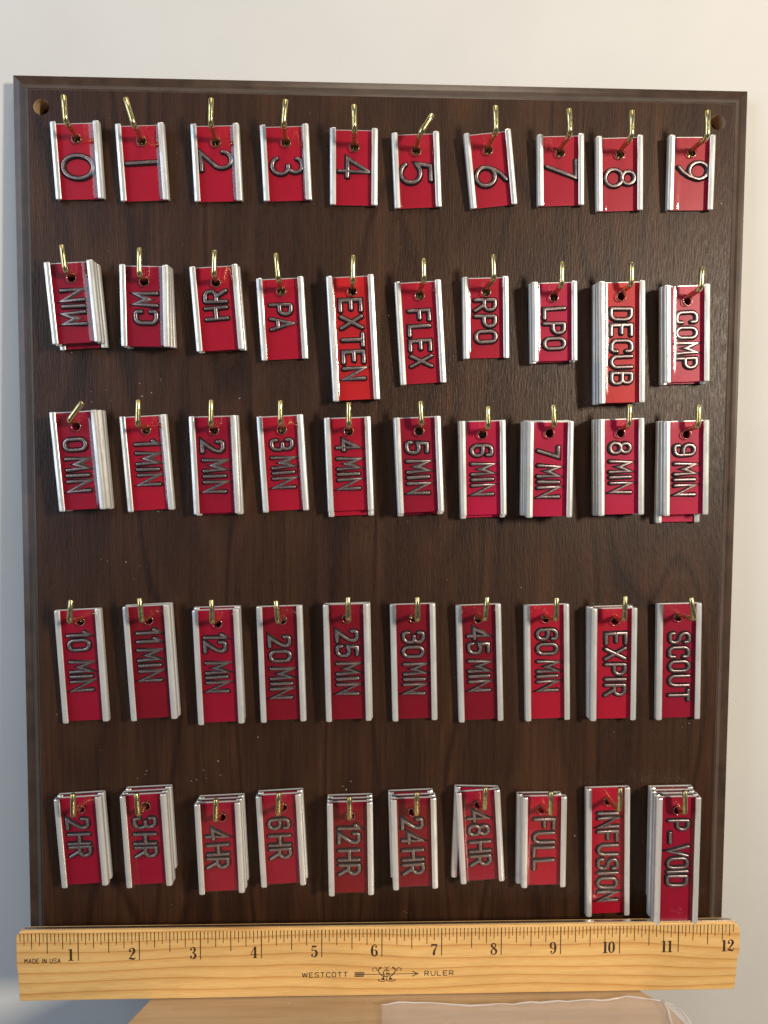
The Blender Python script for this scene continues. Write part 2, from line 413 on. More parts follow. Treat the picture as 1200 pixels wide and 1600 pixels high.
# ------------------------------------------------------------------ tags
T = .115; PITCHD = .124
def rail_mesh(w_, L, side):
    e = w_/2; wi = e-.100
    outer = [(wi, -T+.018), (wi+.002, -T+.006), (wi+.009, -T+.001), (wi+.020, -T-.001), (wi+.050, -T-.005), (e-.026, -T+.001), (e-.013, -T+.006), (e-.005, -T+.015), (e, -T+.028), (e, -.020), (e-.005, -.008), (e-.018, 0)]
    inner = [(e-.030, -.001), (e-.030, -.022), (e-.022, -.030), (e-.020, -T+.036), (e-.034, -T+.021), (wi+.03, -T+.019)]
    pr = outer+inner; n = len(pr); vs, fs = [], []
    cx = e-.05
    zl = [(0, .90), (.012, .985), (.035, 1.0), (L*.33, 1), (L*.66, 1), (L-.035, 1.0), (L-.012, .985), (L, .90)]
    for z, s in zl:
        for x, y in pr:
            vs.append(Vector((side*(cx+(x-cx)*s), -T/2+(y+T/2)*s, z)))
    for i in range(len(zl)-1):
        for k in range(n):
            q = (k+1) % n
            fs.append((i*n+k, (i+1)*n+k, (i+1)*n+q, i*n+q))
    fs.append(tuple(range(n))); fs.append(tuple((len(zl)-1)*n+k for k in range(n)))
    me = bpy.data.meshes.new('side_rail'); me.from_pydata([tuple(v) for v in vs], [], fs); me.materials.append(M_ALU)
    recalc(me)
    me.update(); return me
def slab(x0, x1, y0, y1, z0, z1):
    v = [Vector((x, y, z)) for x in (x0, x1) for y in (y0, y1) for z in (z0, z1)]
    return v, [(0, 1, 3, 2), (4, 6, 7, 5), (0, 4, 5, 1), (2, 3, 7, 6), (0, 2, 6, 4), (1, 5, 7, 3)]
def holed_sheet(name, w_, L, y0, y1, hole, hr, m, inset=.012, edge=None):
    """solid sheet y1..y0 with the hook hole cut through"""
    xs = [-w_/2, 0, w_/2]; zs = [.012, L*.5, L-inset]
    vf, ff = cdt_sheet(xs, zs, hole, hr, lambda x, z: y1, nseg=18)
    n = len(vf); vs = list(vf)+[Vector((p.x, y0, p.z)) for p in vf]
    fs = [tuple(t) for t in ff]+[tuple(n+i for i in reversed(t)) for t in ff]
    cnt = {}
    for t in ff:
        for i in range(len(t)):
            e = (t[i], t[(i+1) % len(t)]); cnt[tuple(sorted(e))] = cnt.get(tuple(sorted(e)), [])+[e]
    for k, es in cnt.items():
        if len(es) == 1: a, b_ = es[0]; fs.append((b_, a, n+a, n+b_))
    me = bpy.data.meshes.new(name); me.from_pydata([tuple(v) for v in vs], [], fs); me.materials.append(m); recalc(me)
    if edge:
        me.materials.append(edge)
        for p in me.polygons: p.material_index = 1 if abs(p.normal.y) < .5 else 0
    return me
def cover_mesh(w_, L, hole, hr, rip, seed):
    rnd = random.Random(seed); xe = w_/2-.085
    fx = [k/20 for k in range(-20, 21)] if rip > .004 else [-1, -.95, -.9, -.85, -.8, -.75, -.7, -.6, -.5, -.25, 0, .25, .5, .6, .7, .75, .8, .85, .9, .95, 1]
    xs = [xe*t for t in fx]; nz = 96 if rip > .004 else 26; zs = [.02+(L-.04)*k/nz for k in range(nz+1)]
    p1, p2, p3 = rnd.uniform(0, 6), rnd.uniform(0, 6), rnd.uniform(0, 6)
    b1, b2 = rnd.uniform(.6, 1.3), rnd.uniform(.6, 1.3)
    def yf(x, z):
        t = abs(x)/xe; s = b1 if x < 0 else b2
        ends = math.exp(-((z)/.06)**2)+math.exp(-((L-z)/.06)**2)
        bul = .040*math.exp(-((z-.24)/.050)**2-((x-.05)/.10)**2)+.027*math.exp(-((z-.66)/.036)**2-((x+.0)/.12)**2)+.027*math.exp(-((z-.86)/.036)**2-((x-.02)/.14)**2) if rip > .004 else 0
        return -.0825 - bul - .027*s*t**5 + .003*ends + rip*(math.sin(z*5.2+p1+x*3)+.6*math.sin(z*9+p2)*math.cos(x*9+p3))
    v, f = cdt_sheet(xs, zs, hole, hr, yf, nseg=18)
    g = []
    for t in f:   # every face looks out of the tag
        a, b_, c = v[t[0]], v[t[1]], v[t[2]]
        g.append(t if (b_-a).cross(c-a).y < 0 else tuple(reversed(t)))
    f = g
    me = bpy.data.meshes.new('clear_cover'); me.from_pydata([tuple(p) for p in v], [], f); me.materials.append(M_CLEAR)
    me.polygons.foreach_set('use_smooth', [True]*len(f)); me.update()
    return me
def ring_mesh(r, t):
    path = [Vector((r*math.cos(2*math.pi*k/20), 0, r*math.sin(2*math.pi*k/20))) for k in range(20)]
    vs, fs = [], []
    for k, p in enumerate(path):
        u = p.normalized()
        for j in range(6):
            a = 2*math.pi*j/6; vs.append(p+u*math.cos(a)*t+Vector((0, math.sin(a)*t, 0)))
    for k in range(20):
        for j in range(6):
            fs.append((k*6+j, k*6+(j+1) % 6, ((k+1) % 20)*6+(j+1) % 6, ((k+1) % 20)*6+j))
    me = bpy.data.meshes.new('hole_rim'); me.from_pydata([tuple(v) for v in vs], [], fs)
    me.polygons.foreach_set('use_smooth', [True]*len(fs)); recalc(me); return me
M_ENDS, nt, b = mat('shaded_plastic_edge'); setp(b, color=(.035, .006, .009), rough=.5)  # plastic edges coloured dark; shade in the stack gaps is put in here
M_RIM, nt, b = mat('glossy_hole_rim'); setp(b, color=(.30, .10, .08), rough=.2, metal=.5, coat=1.0)
RIM = ring_mesh(.074, .009); RIM.materials.append(M_RIM)
HOLE_R = .074

# text, TL, TR, BR, BL, hook tip, elbow, hole, text y0, y1, text xc, stack size, red, flip
TAGS = [
 ('0',(78.8,191.7),(155.8,190),(165.5,312.5),(87.5,311.8),(99.4,149),(103,190),(119,216),241,279,122,1,'r'),
 ('1',(180,194.5),(257,194),(266,315),(189,314),(196,153),(209,194.5),(221,220),251,259,222,1,'r'),
 ('2',(297,195),(374.5,194.5),(380,316),(304.5,315),(330,154),(329,193),(337,222),238,265,337.5,1,'r'),
 ('3',(405,196),(483,196),(488.5,315),(411.5,314),(446.5,156),(443,194.5),(446.5,222),245,273,448.5,1,'r'),
 ('4',(515,201),(591,202),(590,322),(515.5,321),(553,164),(554,201.5),(554,229),246,277,553.5,1,'r'),
 ('5',(611,209),(686,207),(690.5,324),(616,327),(676,179),(656.5,208.5),(650.5,235),253,287,650,1,'r'),
 ('6',(723,210),(798,203),(808,320),(735,327.3),(774,165.5),(775.5,205),(763,234),258,291,767.5,1,'r'),
 ('7',(838,212),(912,210),(912,321.5),(839,323),(889,170),(891,208.5),(876,238),251,280,877,1,'r'),
 ('8',(930,214),(1004,213),(1004,329),(930.5,332),(987.5,173),(987,214),(970,240),262,292,969.5,1,'r'),
 ('9',(1043,212),(1118,213),(1112.5,328.5),(1041,330),(1105.5,173),(1105.5,214),(1082,237.5),252,282,1084,1,'r'),
 ('MIN',(69,409.6),(146.5,408),(159,535),(83.5,538),(96.5,382.6),(102,422.5),(111,434),450,508.6,115,3,'c'),
 ('CM',(187,414),(264,415),(267,542.5),(190,541.6),(218,387),(217.6,430),(225,439.6),456,507,227.5,3,'c'),
 ('HR',(295.6,417),(372.5,414),(383,546.5),(307.6,549.5),(335.5,391),(334,430),(337,441),452.5,500,337,2,'r'),
 ('PA',(400,436),(474.5,432.5),(482,561),(409,563.6),(431,395.6),(435,437),(439.5,455),474,516,439.5,1,'r'),
 ('EXTEN',(509,432.5),(584,429.5),(593.6,624.5),(520.5,626.6),(552,398.6),(551.6,440),(550.5,455),466,594,551,2,'o'),
 ('FLEX',(616,442),(688.5,437),(697,597.5),(626,602.6),(662,404),(662.6,437),(656,461.6),483,574,656.5,1,'r'),
 ('RPO',(721.6,434),(794,432),(795,559.6),(724,561.5),(770.4,398),(772,435),(759.6,456),466.5,537,759,1,'r'),
 ('LPO',(830,441.4),(900.8,439.6),(900,564),(832.5,565.5),(878,409),(878,446),(866,464),480.5,547,866,2,'p'),
 ('DECUB',(934.4,441),(1007,438.4),(1006,629.4),(935.6,630.4),(987,410),(987,444),(971.4,463),479.6,601,971.4,3,'o'),
 ('COMP',(1037.4,447),(1107.5,443.6),(1107.4,595.6),(1037,599),(1097.6,417),(1095,451),(1075,470),486,577,1073,2,'p'),
 ('0~MIN',(79,643.6),(151.5,641.4),(167,796),(94.4,798),(129.4,627.6),(107,658),(118.6,666.4),684,769.6,120,3,'c'),
 ('1~MIN',(187.4,650.6),(260.6,648),(274,795.4),(200.6,800),(216.4,624.4),(215,664),(228,671.6),687,759,230.4,1,'r'),
 ('2~MIN',(295.4,650.6),(370,649),(378,802),(303,803),(330,624.4),(329.4,664),(334.4,672.4),688,770,334,2,'c'),
 ('3~MIN',(401,651),(473.6,647.4),(483,796.6),(411.4,800.4),(438,625.6),(438,662),(440.4,671.6),685.6,763.6,441.6,1,'r'),
 ('4~MIN',(506.4,653),(578.6,650.6),(584,797.6),(513,800),(544.8,628.4),(544.8,666),(545,673.6),685.6,766,544,2,'r'),
 ('5~MIN',(615.6,652.6),(687.6,650),(693.4,799.6),(622,803),(657,626.4),(659,663),(655,674),689,772.4,653,3,'c'),
 ('6~MIN',(718,658),(788.5,656),(791.5,804),(719,807),(762.4,634.4),(763,668),(754,679),694.4,775,753.6,2,'p'),
 ('7~MIN',(825,660),(894.4,656.4),(893,807.6),(822,808.6),(864,632.4),(866.6,666),(859,677.4),696.6,779,857,4,'p'),
 ('8~MIN',(934,655.6),(1005.4,652.4),(1005,803.6),(934,805.6),(984,631.6),(983,665),(970.4,677),690,771,969.6,3,'p'),
 ('9~MIN',(1037,657.4),(1106,656.6),(1104.4,803.6),(1036,805.6),(1092,632.4),(1091,666),(1073.6,679),693.6,775,1070,3,'p'),
 ('10 MIN',(85.3,954),(158.7,949.7),(171.2,1125),(100,1129),(111.2,937),(108.3,971.8),(124.6,971.4),987,1081,124.6,1,'c'),
 ('11~MIN',(192,949),(265.5,943),(278,1121),(206,1125.6),(218,934),(221.4,970.8),(231.6,969.8),983,1065,232.5,2,'m'),
 ('12 MIN',(300.6,954),(374,950),(382.6,1128),(310.4,1131.6),(330.4,936.4),(331.4,973),(339.4,975),990,1082,337.6,2,'c'),
 ('20~MIN',(400.8,948),(472.4,945),(479,1125),(408,1127.6),(431,938),(434.4,973),(440.6,969),993.6,1092.4,438.6,1,'m'),
 ('25~MIN',(504.8,945),(576.3,942),(580.7,1124),(509.7,1126.6),(543.9,932.5),(544.2,968.9),(542,967),984.8,1085.8,542.7,2,'m'),
 ('30~MIN',(609.2,944.5),(679.8,942),(683.2,1122),(613.2,1126.6),(652,932.5),(652.9,969.8),(647.2,966),986.7,1085.2,646.8,1,'m'),
 ('45~MIN',(712,945.7),(782,943),(785.8,1123.5),(716.9,1128),(761.4,932.5),(757.8,968.6),(747.7,967.3),980.5,1081,748,1,'m'),
 ('60~MIN',(817.9,945.7),(888.8,943),(889.4,1122.6),(820.6,1125.7),(869.6,933.2),(868.7,968.6),(853.6,966.8),982,1081,855.4,1,'r'),
 ('EXPIR',(921.5,951.6),(996.4,948.4),(992,1123),(921.5,1125.5),(977,931),(975.3,969),(962.3,970.8),988.6,1088.3,961.7,2,'r'),
 ('SCOUT',(1025.5,943),(1095.5,942),(1092,1121.6),(1023.6,1123.6),(1079.2,933),(1085,968),(1061,965),988,1096,1061.4,1,'c'),
 ('2~HR',(85,1246.3),(158.9,1244.5),(171.2,1380),(97.5,1385.5),(114,1240),(114,1276),(125,1265),1279.3,1339.8,123.2,2,'c'),
 ('3~HR',(187.9,1242.6),(260.6,1239.3),(269.8,1380.5),(199.3,1385.5),(213,1239),(216.1,1275),(227.3,1260.4),1277.5,1340.5,226.7,3,'c'),
 ('4~HR',(304.2,1255.8),(376.2,1252),(382.7,1390.6),(312.6,1397),(337.4,1248.5),(336.8,1283.3),(346,1277.8),1295.2,1357.6,340,3,'c'),
 ('6~HR',(400,1243),(470.7,1239.3),(478,1379.6),(409.3,1385),(435.8,1238.4),(434.6,1274.2),(441.7,1262.3),1279.3,1343.8,436.7,2,'c'),
 ('12~HR',(510.5,1253.6),(582.6,1252.5),(583.5,1395.2),(514.8,1398),(545.9,1244.5),(546.5,1280.6),(547.4,1276),1288.5,1368.6,545.5,3,'m'),
 ('24~HR',(610,1248.1),(681.6,1246.3),(683.8,1385),(614.7,1388.7),(651.3,1237.5),(651.3,1274.2),(645,1269.6),1278.8,1368,645,3,'m'),
 ('48~HR',(712.4,1238.1),(779.8,1232.6),(787.2,1373.2),(720.2,1379.7),(759,1230.3),(757.5,1265),(747.7,1258.7),1266,1354,749,2,'c'),
 ('FULL',(814.7,1244),(885.6,1244),(882,1383.3),(814.7,1385),(861,1236.7),(860,1273.3),(847.6,1266),1278.8,1360.4,850,2,'r'),
 ('INFUSION',(914.3,1230.7),(983.9,1229.3),(982,1428),(914.9,1429.4),(969.2,1230.7),(967.6,1267),(951.3,1252.7),1269.4,1409.3,949.8,1,'r'),
 ('P_VOID',(1025,1246),(1094,1244),(1087.4,1440.5),(1021,1443.4),(1070.2,1235.5),(1070.2,1271.9),(1059.6,1267),1281.5,1385,1059.6,4,'c'),
]
# small shifts of the tags further back in a stack: (dx, dz, turn in degrees, extra length at the foot)
BACK = {
 'MIN': [(.00, -.01, .2, 0), (.01, -.02, .3, .05)], 'CM': [(.0, 0, .9, 0), (.0, 0, 1.8, .0)], 'HR': [(.01, -.01, .2, 0)],
 'EXTEN': [(.0, 0, .3, 0)], 'LPO': [(-.01, 0, .3, .02)], 'DECUB': [(-.0, 0, -.1, 0), (-.01, 0, -.2, .01)], 'COMP': [(-.01, 0, -.2, .03)],
 '0~MIN': [(.03, 0, -.2, .0), (.03, 0, -.3, .02)], '2~MIN': [(.01, 0, .2, .03)], '4~MIN': [(0, 0, 0, .09)],
 '5~MIN': [(.0, 0, .1, 0), (-.0, 0, .3, .06)], '6~MIN': [(0, 0, .3, .05)], '7~MIN': [(0, .01, 0, 0), (-.01, .02, .2, 0), (-.02, .0, 0, 0)],
 '8~MIN': [(0, 0, 0, 0), (-.01, 0, .1, .02)], '9~MIN': [(0, 0, 0, 0), (-.01, 0, -.9, .15)], '11~MIN': [(.01, .0, 0, 0)],
 '12 MIN': [(0, .02, -.3, 0)], '25~MIN': [(.02, -.01, 0, 0)], 'EXPIR': [(-.03, .01, .6, 0)],
 '2~HR': [(.01, .01, .2, -.02)], '3~HR': [(.0, 0, .1, 0), (.02, .01, -.2, -.14)], '4~HR': [(.01, 0, .2, -.0), (.02, 0, .3, -.06)],
 '6~HR': [(.02, .01, .1, -.03)], '12~HR': [(0, 0, .1, 0), (0, 0, .2, -.05)], '24~HR': [(.0, 0, .2, 0), (-.03, .02, .1, -.05)],
 '48~HR': [(-.02, .02, -5.5, 0)], 'FULL': [(-.06, .0, -.4, 0)], 'P_VOID': [(.01, 0, 0, 0), (.0, 0, .1, 0), (.03, .01, .1, -.25)],
}
ORD = ['first', 'second', 'third', 'fourth', 'fifth', 'sixth', 'seventh', 'eighth', 'ninth', 'tenth']
WORD = ['zero', 'one', 'two', 'three', 'four', 'five', 'six', 'seven', 'eight', 'nine']
ROWS = ['top', 'second', 'third', 'fourth', 'bottom']
GT = 'red marker tags hanging on the board'; GB = 'red marker tags stacked behind a front tag'; GH = 'brass hooks screwed into the board'

def advance(text, size):
    sc = .33 if size == 's' else .485; gap = .30*sc; x = 0; pos = []
    for ch in text:
        if ch == '~': x += .16*sc; continue
        if ch == ' ': x += .42*sc; continue
        k = ch if size == 's' else 'b'+ch
        wd = GL[k][0]*sc; pos.append((k, x, wd)); x += wd+gap
    return pos, x-gap

for idx, (text, TL, TR, BR, BL, tip, elb, hole, ty0, ty1, txc, nst, redk) in enumerate(TAGS):
    row, cn = divmod(idx, 10)
    plain = text.replace('~', ' ').replace('_', ' ')
    back = (nst-1)*PITCHD + .012
    mid = back+T/2
    tilt = .075 if row < 3 else .05
    tl, tr = at(*TL, mid+tilt), at(*TR, mid+tilt); bl, br = at(*BL, mid), at(*BR, mid)
    zt, zb = (tl+tr)/2, (bl+br)/2
    L = (zt-zb).length; wd = ((tr-tl).length+(br-bl).length)/2
    wd = .5*wd+.5*.772 
    az = (zt-zb).normalized(); ax = ((tr-tl).normalized()+(br-bl).normalized()); ax = (ax-az*ax.dot(az)).normalized(); ay = az.cross(ax)
    if ay.y < 0: ay = -ay
    M = Matrix((ax, ay, az)).transposed().to_4x4(); M.translation = zb + ay*T/2
    Mi = M.inverted()
    def loc(px, py, depth=.085):
        p0 = M @ Vector((0, -depth, 0)); p = on_plane(px, py, p0, ay); return Mi @ p
    hl = loc(*hole, .09); hc = (max(-wd/2+.2, min(wd/2-.2, hl.x)), min(L-.13, hl.z))
    place = f'{ORD[cn]} from the left in the {ROWS[row]} row'
    if row == 0: lab = f'red tag with one large raised {WORD[cn]}, {place}'
    else: lab = f"red {'front ' if nst > 1 else ''}tag reading {plain}, {place}"
    tg = thing('marker_tag', lab, 'tag', M, GT)
    bp = link('back_plate', holed_sheet('back_plate', wd-.05, L, -.002, -.020, hc, HOLE_R+.01, M_ALU, .002), tg)
    rl = link('side_rail', rail_mesh(wd, L, -1), tg); rr = link('side_rail', rail_mesh(wd, L, 1), tg)
    face_me = holed_sheet('red_face', wd-.075, L, -.021, -.036, hc, HOLE_R, M_RED[redk], .018, M_ENDS)
    fc = link('red_face', face_me, tg)
    rip = .006 if text == 'P_VOID' else .0014
    cv = link('clear_cover', cover_mesh(wd, L, hc, HOLE_R, rip, idx), tg)
    rm = link('hole_rim', RIM, tg); rm.location = (hc[0], -.083, hc[1])
    # letters
    size = 'b' if row == 0 else 's'
    flip = text in ('MIN', 'CM', 'HR')
    p0, p1 = loc(txc, ty0, .07), loc(txc, ty1, .07)
    pos, tot = advance(text, size)
    span = abs(p0.z-p1.z) - (.044 if row else .02)
    k = span/tot if tot > .06 else 1.0
    k = max(.6, min(1.5, k))
    zc = (p0.z+p1.z)/2; xc = loc(txc, (ty0+ty1)/2, .07).x; capw = .33 if size == 's' else .485
    rnd = random.Random(idx*3+1)
    for q, (g, x, gw) in enumerate(pos):
        lt = link('lead_letter', glyph_mesh(g, size), tg)
        s = min(1.22, max(.86, k)) if tot > .06 else 1
        centre = (x+gw/2-tot/2)*k
        jx, jr = rnd.uniform(-.006, .006), RAD(rnd.uniform(-1.6, 1.6))
        # letters read downwards (tops to the right); the flipped ones read upwards
        if not flip:
            mat_ = Matrix(((0, 0, 1), (0, 1, 0), (-1, 0, 0)))
            off = Vector((xc-capw/2+jx, -.0345, zc-centre+gw*s/2))
        else:
            mat_ = Matrix(((0, 0, -1), (0, 1, 0), (1, 0, 0)))
            off = Vector((xc+capw/2+jx, -.0345, zc+centre-gw*s/2))
        ml = Matrix.Translation(off) @ mat_.to_4x4() @ Matrix.Rotation(jr, 4, 'Y') @ Matrix.Diagonal((s, 1, 1, 1))
        lt.matrix_basis = ml
    # tags behind
    ords = ['second', 'third', 'fourth', 'fifth']
    for j in range(1, nst):
        dx, dz, ro, dl = BACK.get(text, [(0, 0, 0, 0)]*4)[min(j-1, len(BACK.get(text, [1]))-1)]
        L2 = L+dl
        dz = dz - dl        # extra length hangs below
        piv = Vector((hc[0], 0, hc[1]))
        M2 = M @ Matrix.Translation(Vector((dx, PITCHD*j, dz))) @ Matrix.Translation(piv) @ Matrix.Rotation(RAD(-ro), 4, 'Y') @ Matrix.Translation(-piv)
        if ro != 0 and text == '48~HR': pass
        bt = thing('marker_tag', f'{ords[j-1]} tag of the stack behind {plain}, {place}', 'tag', M2, GB)
        h2 = (hc[0]-dx, hc[1]-dz)
        h2 = (hc[0], min(L2-.12, hc[1]-dz))
        link('side_rail', rl.data if dl == 0 else rail_mesh(wd, L2, -1), bt); link('side_rail', rr.data if dl == 0 else rail_mesh(wd, L2, 1), bt)
        same = dl == 0 and dz == 0
        link('back_plate', bp.data if same else holed_sheet('back_plate', wd-.05, L2, -.002, -.020, h2, HOLE_R+.01, M_ALU, .002), bt)
        link('red_face', holed_sheet('red_face', wd-.075, L2, -.021, -.080, h2, HOLE_R, M_RED[redk], .016, M_ENDS), bt)
    # hook
    de = max(.60, nst*PITCHD+.20)
    E = at(*elb, de)
    H = M @ Vector((hc[0], -.09, hc[1]+.030))
    dirn = (H-E).normalized(); root = Vector((H.x+(H.x-E.x)*.25, 0, H.z+.01))
    Tp = at(*tip, de+.02)
    u = (root-E).normalized(); v_ = (Tp-E).normalized(); br_ = .085
    path = [root-u*-.10, root]; path = [root+u*.12, root, root+(E-root)*.5]
    a, c = E+u*br_, E+v_*br_
    for q in range(9):
        t = q/8; path.append(a*(1-t)**2+E*2*t*(1-t)+c*t*t)
    path += [c+(Tp-c)*.5, Tp-v_*.012, Tp]
    rads = [.043]*(len(path)-1)+[.034]
    hk = thing('brass_hook', f'bent brass hook holding {plain}, {place}', 'hook', Matrix.Translation(root), GH)
    vs, fs = tube([p-root for p in path], rads)
    mesh_obj('hook_wire', vs, fs, M_BRASS, hk, smooth=True)
    cp = [Vector((0, .0, 0)), Vector((0, -.003, 0)), Vector((0, -.016, 0)), Vector((0, -.026, 0))]
    vs, fs = tube(cp, [.10, .10, .085, .05], 20); mesh_obj('collar', vs, fs, M_BRASS, hk, smooth=True)

# ------------------------------------------------------------------ ruler
# face of the ruler lies 0.5 in front of the board, standing on the table
RX, RZT, RD, RTH = -6.005, -13.985, .50, .135
RW = 1.185
ruler = thing('wooden_ruler', 'varnished wooden foot ruler with a steel edge standing along the foot of the board', 'ruler', Matrix.Translation(Vector((RX, -RD, RZT-RW))))
def plate_mesh(name, outline, y0, y1, m, bev=.012):
    n = len(outline); c = sum((Vector(p) for p in outline), Vector((0, 0)))/n
    def ring(y, d):
        r = []
        for i, p in enumerate(outline):
            p = Vector(p); a, b2 = Vector(outline[i-1]), Vector(outline[(i+1) % n])
            n1 = Vector((-(p-a).y, (p-a).x)).normalized(); n2 = Vector((-(b2-p).y, (b2-p).x)).normalized()
            m_ = (n1+n2).normalized(); q = p + m_*d/max(.5, m_.dot(n1)); r.append(Vector((q.x, y, q.y)))
        return r
    rings = [ring(y1+bev, 0), ring(y1+bev*.3, bev*.3), ring(y1, bev)]
    vs = ring(y0, 0) + rings[0]+rings[1]+rings[2]; fs = []
    for i in range(3):
        for k in range(n):
            q = (k+1) % n; fs.append((i*n+k, i*n+q, (i+1)*n+q, (i+1)*n+k))
    fs.append(tuple(range(n))); fs.append(tuple(3*n+k for k in range(n)))
    me = bpy.data.meshes.new(name); me.from_pydata([tuple(v) for v in vs], [], fs); me.materials.append(m); recalc(me); return me
out = [(.05, 0), (11.96, .012), (12.0, .04), (12.03, .55), (12.055, .62), (12.055, RW-.14), (12.02, RW-.06), (11.93, RW-.012), (11.88, RW), (.13, RW), (.05, RW-.02), (.005, RW-.075), (-.005, RW-.16), (-.005, .62), (.012, .45), (.03, .12), (.035, .03)]
link('wood_body', plate_mesh('wood_body', out, RTH, 0, M_PINE, .014), ruler)
vs, fs = slab(.10, 11.92, .045, .10, RW-.05, RW+.012); mesh_obj('steel_edge', vs, fs, M_STEEL, ruler)
YP = -.0012
vs, fs = [], []
rnd = random.Random(5)
for i in range(1, 192):
    x = i/16
    if i % 16 == 0: ln, hw = .475, .0088
    elif i % 8 == 0: ln, hw = .345, .0080
    elif i % 4 == 0: ln, hw = .27, .0074
    elif i % 2 == 0: ln, hw = .205, .0068
    else: ln, hw = .145, .0062
    x += rnd.uniform(-.002, .002); t0 = RW-.035; n = len(vs); z1 = t0-ln+rnd.uniform(-.006, .006)
    vs += [Vector((x-hw, YP, t0)), Vector((x+hw, YP, t0)), Vector((x+hw*.8, YP, z1)), Vector((x-hw*.8, YP, z1))]; fs.append((n, n+3, n+2, n+1))
o = mesh_obj('tick_marks', vs, fs, M_INK, ruler); o['kind'] = 'stuff'

def cat(pts, per=6):
    P = [Vector(p) for p in pts]; res = []
    for i in range(len(P)-1):
        a, b_, c, d = P[max(i-1, 0)], P[i], P[i+1], P[min(i+2, len(P)-1)]
        for k in range(per):
            t = k/per; res.append(.5*((2*b_)+(c-a)*t+(2*a-5*b_+4*c-d)*t*t+(3*b_-a-3*c+d)*t**3))
    res.append(P[-1]); return res
S_ = 's'
NUM = {  # strokes of (x, y, width); straight strokes have two points
 '1': [[(.34, .03, .17), (.34, .97, .17)], [(.13, .025, .05), (.55, .025, .05)], [(.30, .965, .05), (.12, .86, .05)]],
 '2': [[(.17, .73, .17), (.18, .74, .17)], [(.10, .74, .05), (.14, .88, .06), (.30, .975, .06), (.46, .88, .15), (.49, .72, .18), (.38, .50, .12), (.18, .24, .06), (.08, .06, .06)], [(.08, .09, .06), (.24, .12, .14), (.42, .07, .13), (.54, .12, .06), (.56, .24, .04)]],
 '3': [[(.16, .79, .15), (.17, .80, .15)], [(.10, .80, .04), (.16, .92, .06), (.30, .975, .06), (.44, .88, .14), (.45, .72, .15), (.36, .57, .07), (.24, .53, .05)], [(.24, .53, .05), (.40, .48, .09), (.50, .30, .17), (.44, .10, .14), (.27, .025, .06), (.12, .08, .05), (.08, .2, .05)], [(.15, .20, .15), (.16, .21, .15)]],
 '4': [[(.42, .03, .16), (.42, .97, .16)], [(.40, .96, .05), (.06, .30, .05)], [(.05, .29, .06), (.60, .29, .06)], [(.25, .025, .05), (.58, .025, .05)]],
 '5': [[(.15, .91, .13), (.38, .90, .14), (.50, .96, .05)], [(.15, .95, .05), (.12, .55, .05)], [(.12, .53, .05), (.28, .61, .06), (.45, .52, .14), (.50, .32, .17), (.44, .11, .13), (.27, .025, .06), (.12, .08, .05), (.08, .18, .05)], [(.15, .20, .15), (.16, .21, .15)]],
 '6': [[(.44, .80, .14), (.45, .81, .14)], [(.50, .84, .04), (.42, .95, .05), (.32, .975, .06), (.16, .82, .12), (.11, .48, .17), (.16, .14, .13), (.31, .025, .06), (.46, .13, .13), (.50, .30, .16), (.45, .48, .11), (.32, .56, .05), (.19, .48, .05)]],
 '7': [[(.10, .90, .14), (.50, .90, .14)], [(.08, .97, .05), (.07, .74, .04)], [(.54, .95, .05), (.42, .62, .08), (.30, .35, .15), (.28, .04, .18)]],
 '8': [[(.30, .975, .06), (.15, .88, .12), (.14, .72, .13), (.30, .56, .13), (.47, .40, .15), (.50, .22, .14), (.42, .06, .08), (.30, .025, .06), (.16, .08, .09), (.10, .24, .13), (.17, .42, .08), (.34, .57, .06), (.44, .72, .09), (.43, .88, .09), (.30, .975, .06)]],
 '0': [[(.30, .975, .05), (.15, .82, .13), (.11, .5, .17), (.15, .18, .13), (.30, .025, .05), (.45, .18, .13), (.49, .5, .17), (.45, .82, .13), (.30, .975, .05)]],
}
NUM['9'] = [[(.60-x, 1-y, w_) for x, y, w_ in st] for st in NUM['6']]
def flat_strokes(strokes, scale, ox, oz, vs, fs, per=6, y=YP, wmul=1.0):
    for qi, st in enumerate(strokes):
        if len(st) > 2: pts = cat(st, per)
        else: pts = [Vector(st[0]), Vector(st[1])]
        P2 = [Vector((p[0], p[1])) for p in pts]; n = len(P2); base = len(vs); yy = y-.0002*qi
        W_ = [p[2]*.5*scale*wmul for p in pts]
        dot = n == 2 and (P2[1]-P2[0]).length < .03
        if dot:
            c = P2[0]
            for k in range(12):
                a = 2*math.pi*k/12; vs.append(Vector((ox+c.x*scale+math.cos(a)*W_[0], yy, oz+c.y*scale+math.sin(a)*W_[0])))
            fs.append(tuple(base+k for k in range(12))); continue
        for i in range(n):
            d = (P2[min(i+1, n-1)]-P2[max(i-1, 0)]).normalized(); nn = Vector((-d.y, d.x))
            for sg in (-1, 1):
                p = P2[i]*scale+nn*sg*W_[i]; vs.append(Vector((ox+p.x, yy, oz+p.y)))
        for i in range(n-1):
            fs.append((base+2*i, base+2*i+1, base+2*i+3, base+2*i+2))
for i in range(1, 13):
    vs, fs = [], []; s = str(i); sc = .205; ox = i-.055-len(s)*.6*sc-(.01 if i < 12 else -.02); ox += .0
    for q, ch in enumerate(s): flat_strokes(NUM[ch], sc, ox+q*(.56 if ch != '1' or q == 0 else .50)*sc, RW-.505, vs, fs, wmul=1.12)
    mesh_obj('numeral', vs, fs, M_INK, ruler)
